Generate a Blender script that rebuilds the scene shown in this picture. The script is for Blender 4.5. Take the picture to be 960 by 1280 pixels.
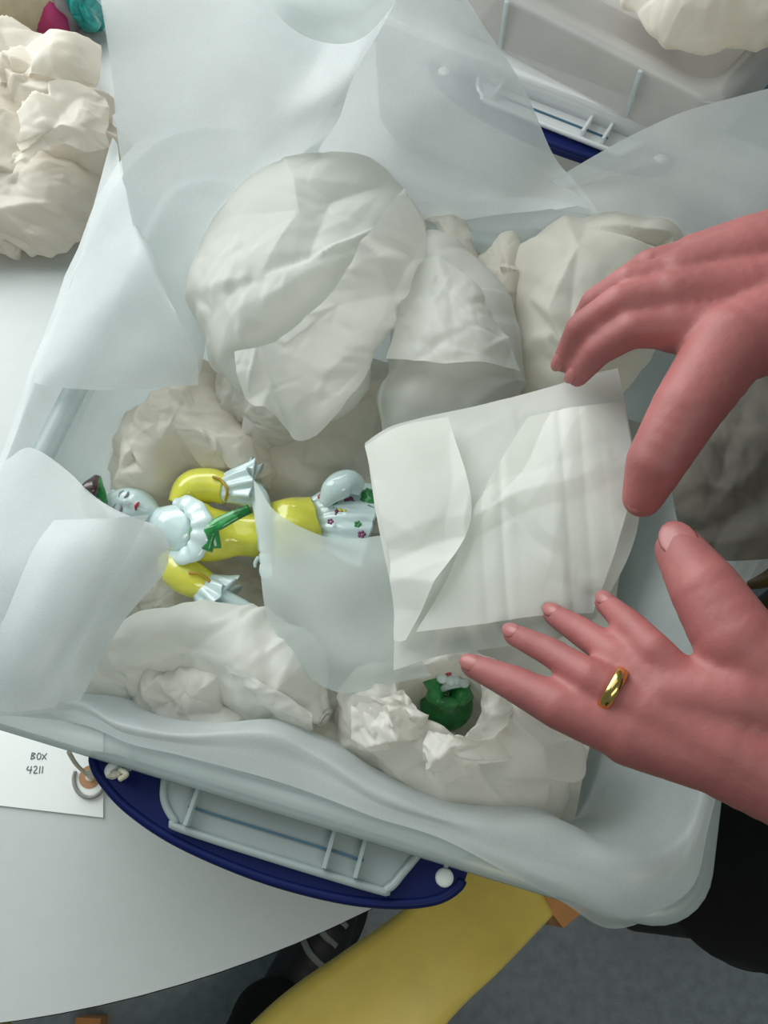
import bpy, bmesh, math, random
import numpy as np
from mathutils import Vector
from mathutils.geometry import delaunay_2d_cdt

C = bpy.context.scene
for o in list(bpy.data.objects):
    bpy.data.objects.remove(o)
random.seed(7)

# ------------------------------------------------------------------ camera, light, exposure
CAMZ, PITCH, FPX = 1.41, 66.0, 1065.0
cam_d = bpy.data.cameras.new('camera')
cam = bpy.data.objects.new('camera', cam_d)
C.collection.objects.link(cam)
cam.location = (0, 0, CAMZ)
cam.rotation_euler = (math.radians(90 - PITCH), 0, 0)
cam_d.sensor_fit = 'HORIZONTAL'
cam_d.sensor_width = 36
cam_d.lens = 36 * FPX / 960
cam_d.clip_start = 0.02
C.camera = cam

world = bpy.data.worlds.new('room_light')
C.world = world
world.use_nodes = True
wb = world.node_tree.nodes['Background']
wb.inputs[0].default_value = (0.72, 0.97, 0.92, 1)
wb.inputs[1].default_value = 0.125


def area(name, loc, target, sx, sy, power, col):
    d = bpy.data.lights.new(name, 'AREA')
    d.shape = 'RECTANGLE'
    d.size, d.size_y = sx, sy
    d.energy = power
    d.color = col
    o = bpy.data.objects.new(name, d)
    C.collection.objects.link(o)
    o.location = loc
    o.rotation_euler = (Vector(target) - Vector(loc)).to_track_quat('-Z', 'Y').to_euler()
    return o


area('window_light', (-0.9, 1.35, 1.6), (-0.1, 0.45, 0.8), 1.9, 1.3, 31, (0.97, 1.0, 0.985))
area('ceiling_light', (-0.4, 0.9, 2.5), (-0.2, 0.6, 0.7), 1.4, 1.0, 4, (0.90, 1.0, 0.96))
area('ceiling_light_near', (0.5, -0.9, 2.5), (0.15, -0.2, 0.3), 1.2, 0.5, 7, (1.0, 0.97, 0.88))

C.view_settings.view_transform = 'Standard'
C.view_settings.look = 'None'
C.view_settings.gamma = 1
C.view_settings.use_curve_mapping = False
C.view_settings.exposure = 0.32

TZ = 0.74      # table top
RZ = 0.91      # rim of the storage boxes

# ------------------------------------------------------------------ geometry helpers
_t = math.radians(PITCH)
_F = np.array([0, math.cos(_t), -math.sin(_t)])
_U = np.array([0, math.sin(_t), math.cos(_t)])
_R = np.array([1.0, 0, 0])


def P(px, py, z):
    """the point at height z that the photograph shows at pixel px, py"""
    d = _F + _R * (px - 480) / FPX - _U * (py - 640) / FPX
    return np.array([0, 0, CAMZ]) + d * ((z - CAMZ) / d[2])


def PL(pts, z=None):
    return [P(*p) if z is None else P(p[0], p[1], z) for p in pts]


def unit(v):
    v = np.asarray(v, float)
    return v / (np.linalg.norm(v) + 1e-12)


def link(o):
    C.collection.objects.link(o)
    return o


def tag(o, label, cat, group=None):
    o['label'] = label
    o['category'] = cat
    if group:
        o['group'] = group
    return o


def thing(name, label, cat, loc=(0, 0, 0), group=None):
    o = link(bpy.data.objects.new(name, None))
    o.location = tuple(loc)
    o.empty_display_size = 0.02
    return tag(o, label, cat, group)


def mesh_obj(name, verts, faces, mat, parent=None, smooth=True, recentre=True):
    v = np.asarray(verts, float)
    if parent is not None:
        base = np.array(world_loc(parent))
    elif recentre:
        base = np.array([v[:, 0].mean(), v[:, 1].mean(), v[:, 2].min()])
    else:
        base = np.zeros(3)
    me = bpy.data.meshes.new(name)
    me.from_pydata((v - base).tolist(), [], [list(map(int, f)) for f in faces])
    me.validate()
    bm = bmesh.new()
    bm.from_mesh(me)
    bmesh.ops.recalc_face_normals(bm, faces=bm.faces)
    bm.to_mesh(me)
    bm.free()
    if smooth:
        me.polygons.foreach_set('use_smooth', [True] * len(me.polygons))
    me.materials.append(mat)
    o = link(bpy.data.objects.new(name, me))
    if parent is not None:
        o.parent = parent
    else:
        o.location = base.tolist()
    return o


def world_loc(o):
    p = np.zeros(3)
    while o is not None:
        p = p + np.array(o.location)
        o = o.parent
    return p


def merge(parts):
    V, Fc, n = [], [], 0
    for v, f in parts:
        V.append(np.asarray(v, float))
        Fc += [[i + n for i in q] for q in f]
        n += len(v)
    return np.vstack(V), Fc


def catmull(pts, n, closed=False):
    p = np.asarray(pts, float)
    m = len(p)
    if m == 1:
        return np.repeat(p, n, 0)
    if closed:
        t = np.linspace(0, m, n, endpoint=False)
        i = np.floor(t).astype(int)
        g = lambda k: p[(i + k) % m]
    else:
        t = np.linspace(0, m - 1, n)
        i = np.minimum(np.floor(t).astype(int), m - 2)
        q = np.concatenate([(2 * p[0] - p[1])[None], p, (2 * p[-1] - p[-2])[None]])
        g = lambda k: q[i + k + 1]
    f = (t - i).reshape((-1,) + (1,) * (p.ndim - 1))
    a, b, c, d = g(-1), g(0), g(1), g(2)
    return 0.5 * (2 * b + (c - a) * f + (2 * a - 5 * b + 4 * c - d) * f ** 2 + (3 * b - a - 3 * c + d) * f ** 3)


def soft(p, lam, seed, n=6):
    r = np.random.RandomState(seed)
    f = np.zeros(len(p))
    for _ in range(n):
        d = unit(r.normal(size=3))
        f += np.sin(p @ d * 6.283 / (lam * r.uniform(0.6, 1.6)) + r.uniform(0, 6.28))
    return f / math.sqrt(n)


def crumple(p, lam, amp, seed, n=6):
    """creased paper: summed triangle waves in random directions, bent a little"""
    r = np.random.RandomState(seed)
    w = np.stack([soft(p, lam * 2.2, seed + 11 + k) for k in range(3)], 1) * lam * 0.22
    q = p + w
    f = np.zeros(len(p))
    for k in range(n):
        d = unit(r.normal(size=3))
        x = q @ d / (lam * r.uniform(0.7, 1.9)) + r.uniform(0, 1)
        tri = np.abs((x % 1.0) - 0.5) * 4 - 1
        m = 0.55 + 0.45 * soft(p, lam * 2.5, seed + 40 + k, 3)
        f += tri * m
    return amp * f / math.sqrt(n)


def normals(v, faces):
    n = np.zeros_like(v)
    f3 = np.array([q[:3] for q in faces])
    fn = np.cross(v[f3[:, 1]] - v[f3[:, 0]], v[f3[:, 2]] - v[f3[:, 0]])
    for k in range(3):
        np.add.at(n, f3[:, k], fn)
    q4 = np.array([q for q in faces if len(q) == 4])
    if len(q4):
        fn = np.cross(v[q4[:, 2]] - v[q4[:, 0]], v[q4[:, 3]] - v[q4[:, 0]])
        for k in (0, 2, 3):
            np.add.at(n, q4[:, k], fn)
    return n / (np.linalg.norm(n, axis=1, keepdims=True) + 1e-15)


def creases(v, nrm, k, w0, w1, seed, gain=0.22):
    """single sharp folds of limited length scattered over the surface"""
    r = np.random.RandomState(seed)
    d = np.zeros(len(v))
    for _ in range(k):
        i = r.randint(len(v))
        w = w0 + (w1 - w0) * r.uniform() ** 1.8
        t = unit(np.cross(nrm[i], r.normal(size=3)))
        q = v - v[i]
        far = q @ t
        s = unit(np.cross(nrm[i], t))
        x = q @ s + 0.15 * w * np.sin(far / w * 1.3 + r.uniform(0, 6))
        ln = w * r.uniform(3.0, 8.0)
        h = np.maximum(0, 1 - np.abs(x) / w)
        m = np.exp(-(far / ln) ** 2) * np.exp(-(q @ nrm[i] / (w * 3)) ** 2)
        d += h * m * w * gain * r.uniform(0.4, 1.0) * (1 if r.rand() < 0.62 else -1)
    return d


def facet_field(xy, step, seed):
    """height field of flat triangles with straight creases, as in crushed paper"""
    r = np.random.RandomState(seed)
    lo, hi = xy.min(0) - step, xy.max(0) + step
    a = r.uniform(0, 3.14)
    R2 = np.array([[math.cos(a), -math.sin(a)], [math.sin(a), math.cos(a)]]) @ np.diag([1.0, r.uniform(0.55, 0.75)])
    n = int(np.prod(hi - lo) / (step * step) * 1.5) + 8
    n = min(n, 420)
    pts = r.uniform(lo, hi, (n, 2))
    pts = np.vstack([pts, [lo, hi, (lo[0], hi[1]), (hi[0], lo[1])]])
    q = pts @ R2
    vs, _, tris, _, _, _ = delaunay_2d_cdt([Vector(p) for p in q], [], [], 0, 1e-7)
    vs = np.array([tuple(p) for p in vs])
    h = r.uniform(-1, 1, len(vs))
    x = xy @ R2
    out = np.zeros(len(xy))
    for t in tris:
        A_, B_, C_ = vs[list(t)]
        mn, mx = np.minimum(np.minimum(A_, B_), C_) - 1e-9, np.maximum(np.maximum(A_, B_), C_) + 1e-9
        k = np.nonzero((x[:, 0] >= mn[0]) & (x[:, 0] <= mx[0]) & (x[:, 1] >= mn[1]) & (x[:, 1] <= mx[1]))[0]
        if not len(k):
            continue
        den = (B_[1] - C_[1]) * (A_[0] - C_[0]) + (C_[0] - B_[0]) * (A_[1] - C_[1])
        if abs(den) < 1e-14:
            continue
        l1 = ((B_[1] - C_[1]) * (x[k, 0] - C_[0]) + (C_[0] - B_[0]) * (x[k, 1] - C_[1])) / den
        l2 = ((C_[1] - A_[1]) * (x[k, 0] - C_[0]) + (A_[0] - C_[0]) * (x[k, 1] - C_[1])) / den
        l3 = 1 - l1 - l2
        m = (l1 >= -1e-6) & (l2 >= -1e-6) & (l3 >= -1e-6)
        out[k[m]] = (l1 * h[t[0]] + l2 * h[t[1]] + l3 * h[t[2]])[m]
    return out


def rough(v, f, lam, amp, seed, fine=0.3, k=None):
    """crush a smooth surface into paper: large facets, small facets, a few long folds"""
    n = normals(v, f)
    # fold the height into the plane so that steep flanks get facets too
    flat = v[:, :2] + v[:, 2:3] * np.array([[0.35, 0.6]])
    mask = np.clip(0.65 + 0.45 * soft(v, lam * 1.6, seed + 3, 3), 0.2, 1.25)
    d = facet_field(flat, lam * 0.62, seed) * amp * 1.7
    d += facet_field(flat, lam * 0.26, seed + 1) * amp * 0.62 * mask
    d += facet_field(flat, lam * 0.13, seed + 2) * amp * 0.20 * mask ** 2
    k = 12 if k is None else k
    d += creases(v, n, k, lam * 0.05, lam * 0.14, seed + 7, 0.30)
    return v + n * d[:, None]


def grid_faces(nu, nv, closed_u=False):
    f = []
    for j in range(nv - 1):
        for i in range(nu - (0 if closed_u else 1)):
            k = (i + 1) % nu
            f.append((j * nu + i, j * nu + k, (j + 1) * nu + k, (j + 1) * nu + i))
    return f


def net(rows, nu=60, nv=60, z=None):
    """smooth sheet through rows of control points"""
    A = np.array([[P(*p) if len(p) == 3 else P(p[0], p[1], z) for p in r] for r in rows])
    A = np.array([catmull(r, nu) for r in A])
    A = catmull(A, nv)
    return A.reshape(-1, 3), grid_faces(nu, nv)


def loops(rings, n=120, m=12):
    """closed rings of points joined by a smooth skin, m steps between rings"""
    A = np.array([catmull(r, n, True) for r in rings])
    A = catmull(A, m * (len(rings) - 1) + 1)
    return A.reshape(-1, 3), grid_faces(n, A.shape[0], True)


def blob(outline, z0, up, down, n=150, m=46, pw=2.0, centre=None, crater=None, floor=None):
    o = catmull(np.array(PL(outline, z0)), n, True)
    c = o.mean(0) if centre is None else P(centre[0], centre[1], z0)
    V = [c + [0, 0, up]]
    top = [r for r in np.sin(np.linspace(0, math.pi / 2, m + 1))[1:]]
    prof = lambda r, h: h * max(0.0, 1 - r ** pw) ** (1 / pw)
    if crater:
        V[0] = V[0] - np.array([0, 0, crater[1]])
    for r in top:
        ring = c + (o - c) * r
        zz = prof(r, up)
        if crater:
            zz -= crater[1] / (1 + math.exp((r - crater[0]) / 0.025))
        ring[:, 2] += zz
        V += list(ring)
    for r in top[::-1][1:]:
        ring = c + (o - c) * r
        ring[:, 2] -= prof(r, down)
        V += list(ring)
    V.append(c - [0, 0, down])
    V = np.array(V)
    if floor is not None:
        V[:, 2] = np.maximum(V[:, 2], floor)
    R = (len(V) - 2) // n
    F = [(0, 1 + i, 1 + (i + 1) % n) for i in range(n)]
    F += [tuple(1 + k for k in q[::-1]) for q in grid_faces(n, R, True)]
    b = 1 + (R - 1) * n
    F += [(b + (i + 1) % n, b + i, len(V) - 1) for i in range(n)]
    return V, F


def tube(pts, rad, n=20, m=60, flat=1.0, cap=True, closed=False):
    p = catmull(pts, m, closed)
    r = catmull(np.array(rad, float).reshape(-1, 1) if np.ndim(rad) else np.full((len(pts), 1), rad), m, closed)[:, 0]
    t = np.gradient(p, axis=0)
    if closed:
        t = np.roll(p, -1, 0) - np.roll(p, 1, 0)
    up = np.array([0, 0, 1.0])
    V = []
    for k in range(m):
        tk = unit(t[k])
        s = np.cross(tk, up)
        s = unit(s) if np.linalg.norm(s) > 0.05 else np.array([1.0, 0, 0])
        w = np.cross(s, tk)
        for a in np.linspace(0, 2 * math.pi, n, endpoint=False):
            V.append(p[k] + r[k] * (math.cos(a) * s + math.sin(a) * w * flat))
    F = grid_faces(n, m, True)
    if closed:
        F += [((m - 1) * n + i, (m - 1) * n + (i + 1) % n, (i + 1) % n, i) for i in range(n)]
    elif cap:
        V += [p[0], p[-1]]
        F += [(len(V) - 2, (i + 1) % n, i) for i in range(n)]
        F += [(len(V) - 1, (m - 1) * n + i, (m - 1) * n + (i + 1) % n) for i in range(n)]
    return np.array(V), F


def ell(c, r, rot=None, n=24, m=14):
    """ellipsoid; rot = 3 row vectors for its axes"""
    V = []
    for j in range(m + 1):
        ph = math.pi * j / m
        for i in range(n):
            a = 2 * math.pi * i / n
            V.append((math.sin(ph) * math.cos(a) * r[0], math.sin(ph) * math.sin(a) * r[1], math.cos(ph) * r[2]))
    V = np.array(V)
    if rot is not None:
        V = V @ np.array(rot)
    return V + np.asarray(c), grid_faces(n, m + 1, True)


def prism(poly, z0, z1, bev=0.0):
    """upright prism over a world outline (n,2/3)"""
    p = np.asarray(poly, float)[:, :2]
    n = len(p)
    V = np.vstack([np.c_[p, np.full(n, z0)], np.c_[p, np.full(n, z1)]])
    F = [tuple(range(n))[::-1], tuple(range(n, 2 * n))]
    F += [(i, (i + 1) % n, n + (i + 1) % n, n + i) for i in range(n)]
    return V, F


def band(p0, p1, z0, z1, w):
    p0, p1 = np.array(p0)[:2], np.array(p1)[:2]
    d = unit(p1 - p0)
    s = np.array([-d[1], d[0]]) * w / 2
    return prism([p0 - s, p1 - s, p1 + s, p0 + s], z0, z1)


def bevel(o, w=0.002, seg=2):
    m = o.modifiers.new('bevel', 'BEVEL')
    m.width, m.segments, m.limit_method = w, seg, 'ANGLE'
    return o


# ------------------------------------------------------------------ materials
def newmat(name):
    m = bpy.data.materials.new(name)
    m.use_nodes = True
    nt = m.node_tree
    nt.nodes.clear()
    out = nt.nodes.new('ShaderNodeOutputMaterial')
    return m, nt, out


def N(nt, kind, **kw):
    n = nt.nodes.new(kind)
    for k, v in kw.items():
        if k in n.inputs:
            n.inputs[k].default_value = v
        else:
            setattr(n, k, v)
    return n


def mottled(nt, col, var, scale):
    """base colour varied by noise (grain, not light)"""
    tc = N(nt, 'ShaderNodeTexCoord')
    no = N(nt, 'ShaderNodeTexNoise', Scale=scale, Detail=4.0)
    nt.links.new(tc.outputs['Object'], no.inputs['Vector'])
    rp = N(nt, 'ShaderNodeValToRGB')
    rp.color_ramp.elements[0].position, rp.color_ramp.elements[1].position = 0.3, 0.7
    rp.color_ramp.elements[0].color = (*[max(0, c * (1 - var)) for c in col], 1)
    rp.color_ramp.elements[1].color = (*[min(1, c * (1 + var)) for c in col], 1)
    nt.links.new(no.outputs['Fac'], rp.inputs[0])
    return rp.outputs[0], tc, no


def principled(name, col, rough=0.5, var=0.05, scale=30, metal=0, coat=0, sss=0, bump=0, bscale=200, spec=0.5, sheen=0):
    m, nt, out = newmat(name)
    c, tc, no = mottled(nt, col, var, scale)
    b = N(nt, 'ShaderNodeBsdfPrincipled', Roughness=rough, Metallic=metal)
    b.inputs['Coat Weight'].default_value = coat
    b.inputs['Specular IOR Level'].default_value = spec
    b.inputs['Sheen Weight'].default_value = sheen
    if sss:
        b.inputs['Subsurface Weight'].default_value = sss
        b.inputs['Subsurface Radius'].default_value = (0.008, 0.003, 0.002)
        b.inputs['Subsurface Scale'].default_value = 1.0
    nt.links.new(c, b.inputs['Base Color'])
    if bump:
        n2 = N(nt, 'ShaderNodeTexNoise', Scale=bscale, Detail=3.0)
        nt.links.new(tc.outputs['Object'], n2.inputs['Vector'])
        bp = N(nt, 'ShaderNodeBump', Strength=bump, Distance=0.002)
        nt.links.new(n2.outputs['Fac'], bp.inputs['Height'])
        nt.links.new(bp.outputs[0], b.inputs['Normal'])
    nt.links.new(b.outputs[0], out.inputs[0])
    return m


def tissue_mat(name, col, trans=0.42, amt=0.5, scale=38):
    m, nt, out = newmat(name)
    c, tc, no = mottled(nt, col, 0.025, 25)
    r1 = N(nt, 'ShaderNodeTexNoise', Scale=scale, Detail=3.0, Roughness=0.45, Distortion=0.4)
    r1.noise_type = 'RIDGED_MULTIFRACTAL'
    nt.links.new(tc.outputs['Object'], r1.inputs['Vector'])
    bp = N(nt, 'ShaderNodeBump', Strength=amt, Distance=0.0016)
    nt.links.new(r1.outputs['Fac'], bp.inputs['Height'])
    d = N(nt, 'ShaderNodeBsdfDiffuse')
    t = N(nt, 'ShaderNodeBsdfTranslucent')
    g = N(nt, 'ShaderNodeBsdfGlossy', Roughness=0.4)
    for n in (d, t):
        nt.links.new(c, n.inputs[0])
    for n in (d, t, g):
        nt.links.new(bp.outputs[0], n.inputs['Normal'])
    m1 = N(nt, 'ShaderNodeMixShader', Fac=trans)
    nt.links.new(d.outputs[0], m1.inputs[1])
    nt.links.new(t.outputs[0], m1.inputs[2])
    m2 = N(nt, 'ShaderNodeMixShader', Fac=0.025)
    nt.links.new(m1.outputs[0], m2.inputs[1])
    nt.links.new(g.outputs[0], m2.inputs[2])
    nt.links.new(m2.outputs[0], out.inputs[0])
    return m


def sheer_mat(name, col, clear=0.3, trans=0.4, gloss=0.05, rough=0.3, grain=0.1, gscale=600, tint=(1, 1, 1)):
    """thin foam or clear plastic: part see-through, part scattering"""
    m, nt, out = newmat(name)
    c, tc, no = mottled(nt, col, 0.03, 40)
    n2 = N(nt, 'ShaderNodeTexNoise', Scale=gscale, Detail=2.0)
    nt.links.new(tc.outputs['Object'], n2.inputs['Vector'])
    bp = N(nt, 'ShaderNodeBump', Strength=grain * 3, Distance=0.001)
    nt.links.new(n2.outputs['Fac'], bp.inputs['Height'])
    d = N(nt, 'ShaderNodeBsdfDiffuse')
    t = N(nt, 'ShaderNodeBsdfTranslucent')
    g = N(nt, 'ShaderNodeBsdfGlossy', Roughness=rough)
    x = N(nt, 'ShaderNodeBsdfTransparent', Color=(*tint, 1))
    for n in (d, t):
        nt.links.new(c, n.inputs[0])
    if grain:
        for n in (d, g):
            nt.links.new(bp.outputs[0], n.inputs['Normal'])
    m1 = N(nt, 'ShaderNodeMixShader', Fac=trans)
    nt.links.new(d.outputs[0], m1.inputs[1])
    nt.links.new(t.outputs[0], m1.inputs[2])
    m2 = N(nt, 'ShaderNodeMixShader', Fac=gloss)
    nt.links.new(m1.outputs[0], m2.inputs[1])
    nt.links.new(g.outputs[0], m2.inputs[2])
    mr = N(nt, 'ShaderNodeMapRange')
    mr.inputs['From Min'].default_value, mr.inputs['From Max'].default_value = 0.3, 0.7
    mr.inputs['To Min'].default_value, mr.inputs['To Max'].default_value = clear - grain * 0.5, clear + grain * 0.5
    nt.links.new(n2.outputs['Fac'], mr.inputs['Value'])
    m3 = N(nt, 'ShaderNodeMixShader')
    nt.links.new(mr.outputs[0], m3.inputs[0])
    nt.links.new(m2.outputs[0], m3.inputs[1])
    nt.links.new(x.outputs[0], m3.inputs[2])
    nt.links.new(m3.outputs[0], out.inputs[0])
    return m


M = dict(
    table=principled('white_laminate', (0.55, 0.575, 0.57), 0.45, 0.015, 80),
    wall=principled('wall_paint', (0.70, 0.72, 0.71), 0.8, 0.01),
    edge=principled('grey_edge', (0.45, 0.43, 0.40), 0.5),
    metal=principled('grey_steel', (0.45, 0.46, 0.47), 0.35, metal=0.8),
    carpet=principled('grey_carpet', (0.33, 0.365, 0.40), 0.95, 0.14, 60, bump=0.6, bscale=500),
    tissue=tissue_mat('white_tissue', (0.88, 0.86, 0.81)),
    tissue_cool=tissue_mat('cool_tissue', (0.87, 0.87, 0.83), amt=0.4, scale=26),
    tissue_warm=tissue_mat('cream_tissue', (0.89, 0.85, 0.77)),
    tissue_heap=tissue_mat('heap_tissue', (0.84, 0.79, 0.71)),
    tissue_flat=tissue_mat('smooth_tissue', (0.86, 0.87, 0.83), amt=0.15, scale=16),
    foam=sheer_mat('sheer_foam', (0.80, 0.84, 0.85), clear=0.20, trans=0.45, gloss=0.045, rough=0.3, grain=0.07, gscale=1300),
    veil=sheer_mat('thin_foam', (0.80, 0.88, 0.87), clear=0.30, trans=0.45, gloss=0.02, rough=0.4, grain=0.02, gscale=700),
    clear=sheer_mat('clear_plastic', (0.72, 0.80, 0.80), clear=0.45, trans=0.4, gloss=0.10, rough=0.12, grain=0.0, tint=(0.95, 0.98, 0.98)),
    clear2=sheer_mat('cloudy_plastic', (0.62, 0.70, 0.70), clear=0.24, trans=0.4, gloss=0.06, rough=0.3, grain=0.0),
    clear_grey=sheer_mat('smoky_plastic', (0.62, 0.60, 0.58), clear=0.30, trans=0.3, gloss=0.08, rough=0.2, grain=0.0, tint=(0.9, 0.88, 0.86)),
    clear_rim=sheer_mat('milky_plastic', (0.85, 0.87, 0.88), clear=0.10, trans=0.3, gloss=0.15, rough=0.15, grain=0.0),
    dim_shade=principled('olive_grey_shade', (0.11, 0.105, 0.09), 0.9, 0.15, 60),  # shade as colour, for the added dark sheet beneath the wrist
    blue=principled('navy_plastic', (0.003, 0.010, 0.085), 0.5, 0.02, spec=0.2),
    teal=principled('steel_blue_plastic', (0.05, 0.13, 0.20), 0.5, 0.05),
    yellow=principled('yellow_vinyl', (0.92, 0.68, 0.15), 0.42, 0.04, 60, bump=0.08, bscale=900),
    wood=principled('orange_wood', (0.72, 0.30, 0.09), 0.4, 0.2, 20),
    wood_dark=principled('olive_wood', (0.10, 0.065, 0.02), 0.4, 0.2, 20),
    black=principled('black_cloth', (0.004, 0.004, 0.005), 0.9, 0.2, 80),
    leather=principled('black_leather', (0.012, 0.012, 0.013), 0.5, 0.2, 80),
    lace=principled('grey_lace', (0.22, 0.23, 0.23), 0.8),
    zipper=principled('dull_zip', (0.10, 0.10, 0.09), 0.4, metal=0.6),
    skin=principled('skin', (0.37, 0.118, 0.115), 0.55, 0.18, 24, sss=0.12, bump=0.22, bscale=150),
    nail=principled('fingernail', (0.40, 0.14, 0.135), 0.35),
    gold=principled('gold', (0.83, 0.55, 0.18), 0.18, metal=1.0),
    paper=principled('white_card', (0.85, 0.87, 0.86), 0.7, 0.01),
    ink=principled('ink', (0.12, 0.14, 0.15), 0.7),
    brown=principled('brown_ring', (0.42, 0.22, 0.12), 0.7),
    string=principled('cotton_string', (0.62, 0.58, 0.46), 0.9, 0.15, 300),
    greystring=principled('grey_cord', (0.28, 0.28, 0.26), 0.8, 0.15, 300),
    porcelain=principled('porcelain', (0.66, 0.80, 0.81), 0.12, 0.01, coat=0.5),
    glaze_yellow=principled('yellow_glaze', (0.74, 0.72, 0.09), 0.12, 0.12, 60, coat=0.5),
    glaze_green=principled('green_glaze', (0.03, 0.27, 0.07), 0.15, 0.35, 120, coat=0.5),
    glaze_dark=principled('dark_glaze', (0.06, 0.03, 0.03), 0.2, 0.4, 120, coat=0.5),
    glaze_gold=principled('ochre_trim', (0.42, 0.28, 0.03), 0.2),
    red=principled('red_enamel', (0.45, 0.03, 0.05), 0.2),
    purple=principled('plum_enamel', (0.22, 0.05, 0.14), 0.2),
    browline=principled('grey_enamel', (0.30, 0.26, 0.30), 0.2),
    tan=principled('tan_card', (0.50, 0.43, 0.30), 0.7, 0.15, 60),
    magenta=principled('magenta_cloth', (0.42, 0.03, 0.14), 0.6),
    mauve=principled('mauve_cloth', (0.33, 0.29, 0.31), 0.7),
    turq=principled('turquoise_foil', (0.02, 0.34, 0.33), 0.25, 0.4, 120),
)

# ------------------------------------------------------------------ floor and table
fl = mesh_obj('floor', [(-2.5, -2, 0), (2.5, -2, 0), (2.5, 3.2, 0), (-2.5, 3.2, 0)], [(0, 1, 2, 3)], M['carpet'], smooth=False)
fl['kind'] = 'structure'
wl = mesh_obj('wall_back', *prism([(-2.5, 3.2), (2.5, 3.2), (2.5, 3.3), (-2.5, 3.3)], 0, 2.7), M['wall'], smooth=False)
wl['kind'] = 'structure'

e3 = [P(500, 1117, TZ)[:2], P(300, 1206, TZ)[:2], P(-20, 1281, TZ)[:2]]
A = np.array([[2 * (e3[0] - e3[1])[0], 2 * (e3[0] - e3[1])[1]], [2 * (e3[0] - e3[2])[0], 2 * (e3[0] - e3[2])[1]]])
bb = np.array([e3[0] @ e3[0] - e3[1] @ e3[1], e3[0] @ e3[0] - e3[2] @ e3[2]])
TC = np.linalg.solve(A, bb)
TR = float(np.linalg.norm(e3[0] - TC))
print('table', TC, TR)
tb = thing('table', 'white round table with a thin dark edge that carries all the boxes', 'table', (TC[0], TC[1], 0))
circ = np.array([[TC[0] + TR * math.cos(a), TC[1] + TR * math.sin(a)] for a in np.linspace(0, 2 * math.pi, 192, endpoint=False)])
top = mesh_obj('tabletop', *prism(circ, TZ - 0.022, TZ), M['table'], tb, smooth=False)
cin = TC + (circ - TC) * 1.0008
v = np.vstack([np.c_[cin, np.full(192, TZ - 0.0235)], np.c_[cin, np.full(192, TZ - 0.0015)]])
mesh_obj('edge_band', v, grid_faces(192, 2, True), M['edge'], tb)
for k in range(4):
    a = math.pi / 4 + k * math.pi / 2
    p = np.array([TC[0] + 0.72 * TR * math.cos(a), TC[1] + 0.72 * TR * math.sin(a)])
    mesh_obj('leg', *tube([(p[0], p[1], 0), (p[0], p[1], TZ - 0.022)], 0.025, 16, 4), M['metal'], tb)

# ------------------------------------------------------------------ storage boxes
def superbox(o, u, n, W, L, inset, r, z, k=8):
    """rounded rectangle ring at height z, inset from the rim outline"""
    pts = []
    a0, a1, b0, b1 = inset, W - inset, inset, L - inset
    for cx, cy, s in ((a1 - r, b0 + r, -90), (a1 - r, b1 - r, 0), (a0 + r, b1 - r, 90), (a0 + r, b0 + r, 180)):
        for j in range(k + 1):
            t = math.radians(s + 90 * j / k)
            a, b = cx + r * math.cos(t), cy + r * math.sin(t)
            q = o + u * a + n * b
            pts.append((q[0], q[1], z))
    return np.array(pts)


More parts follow.
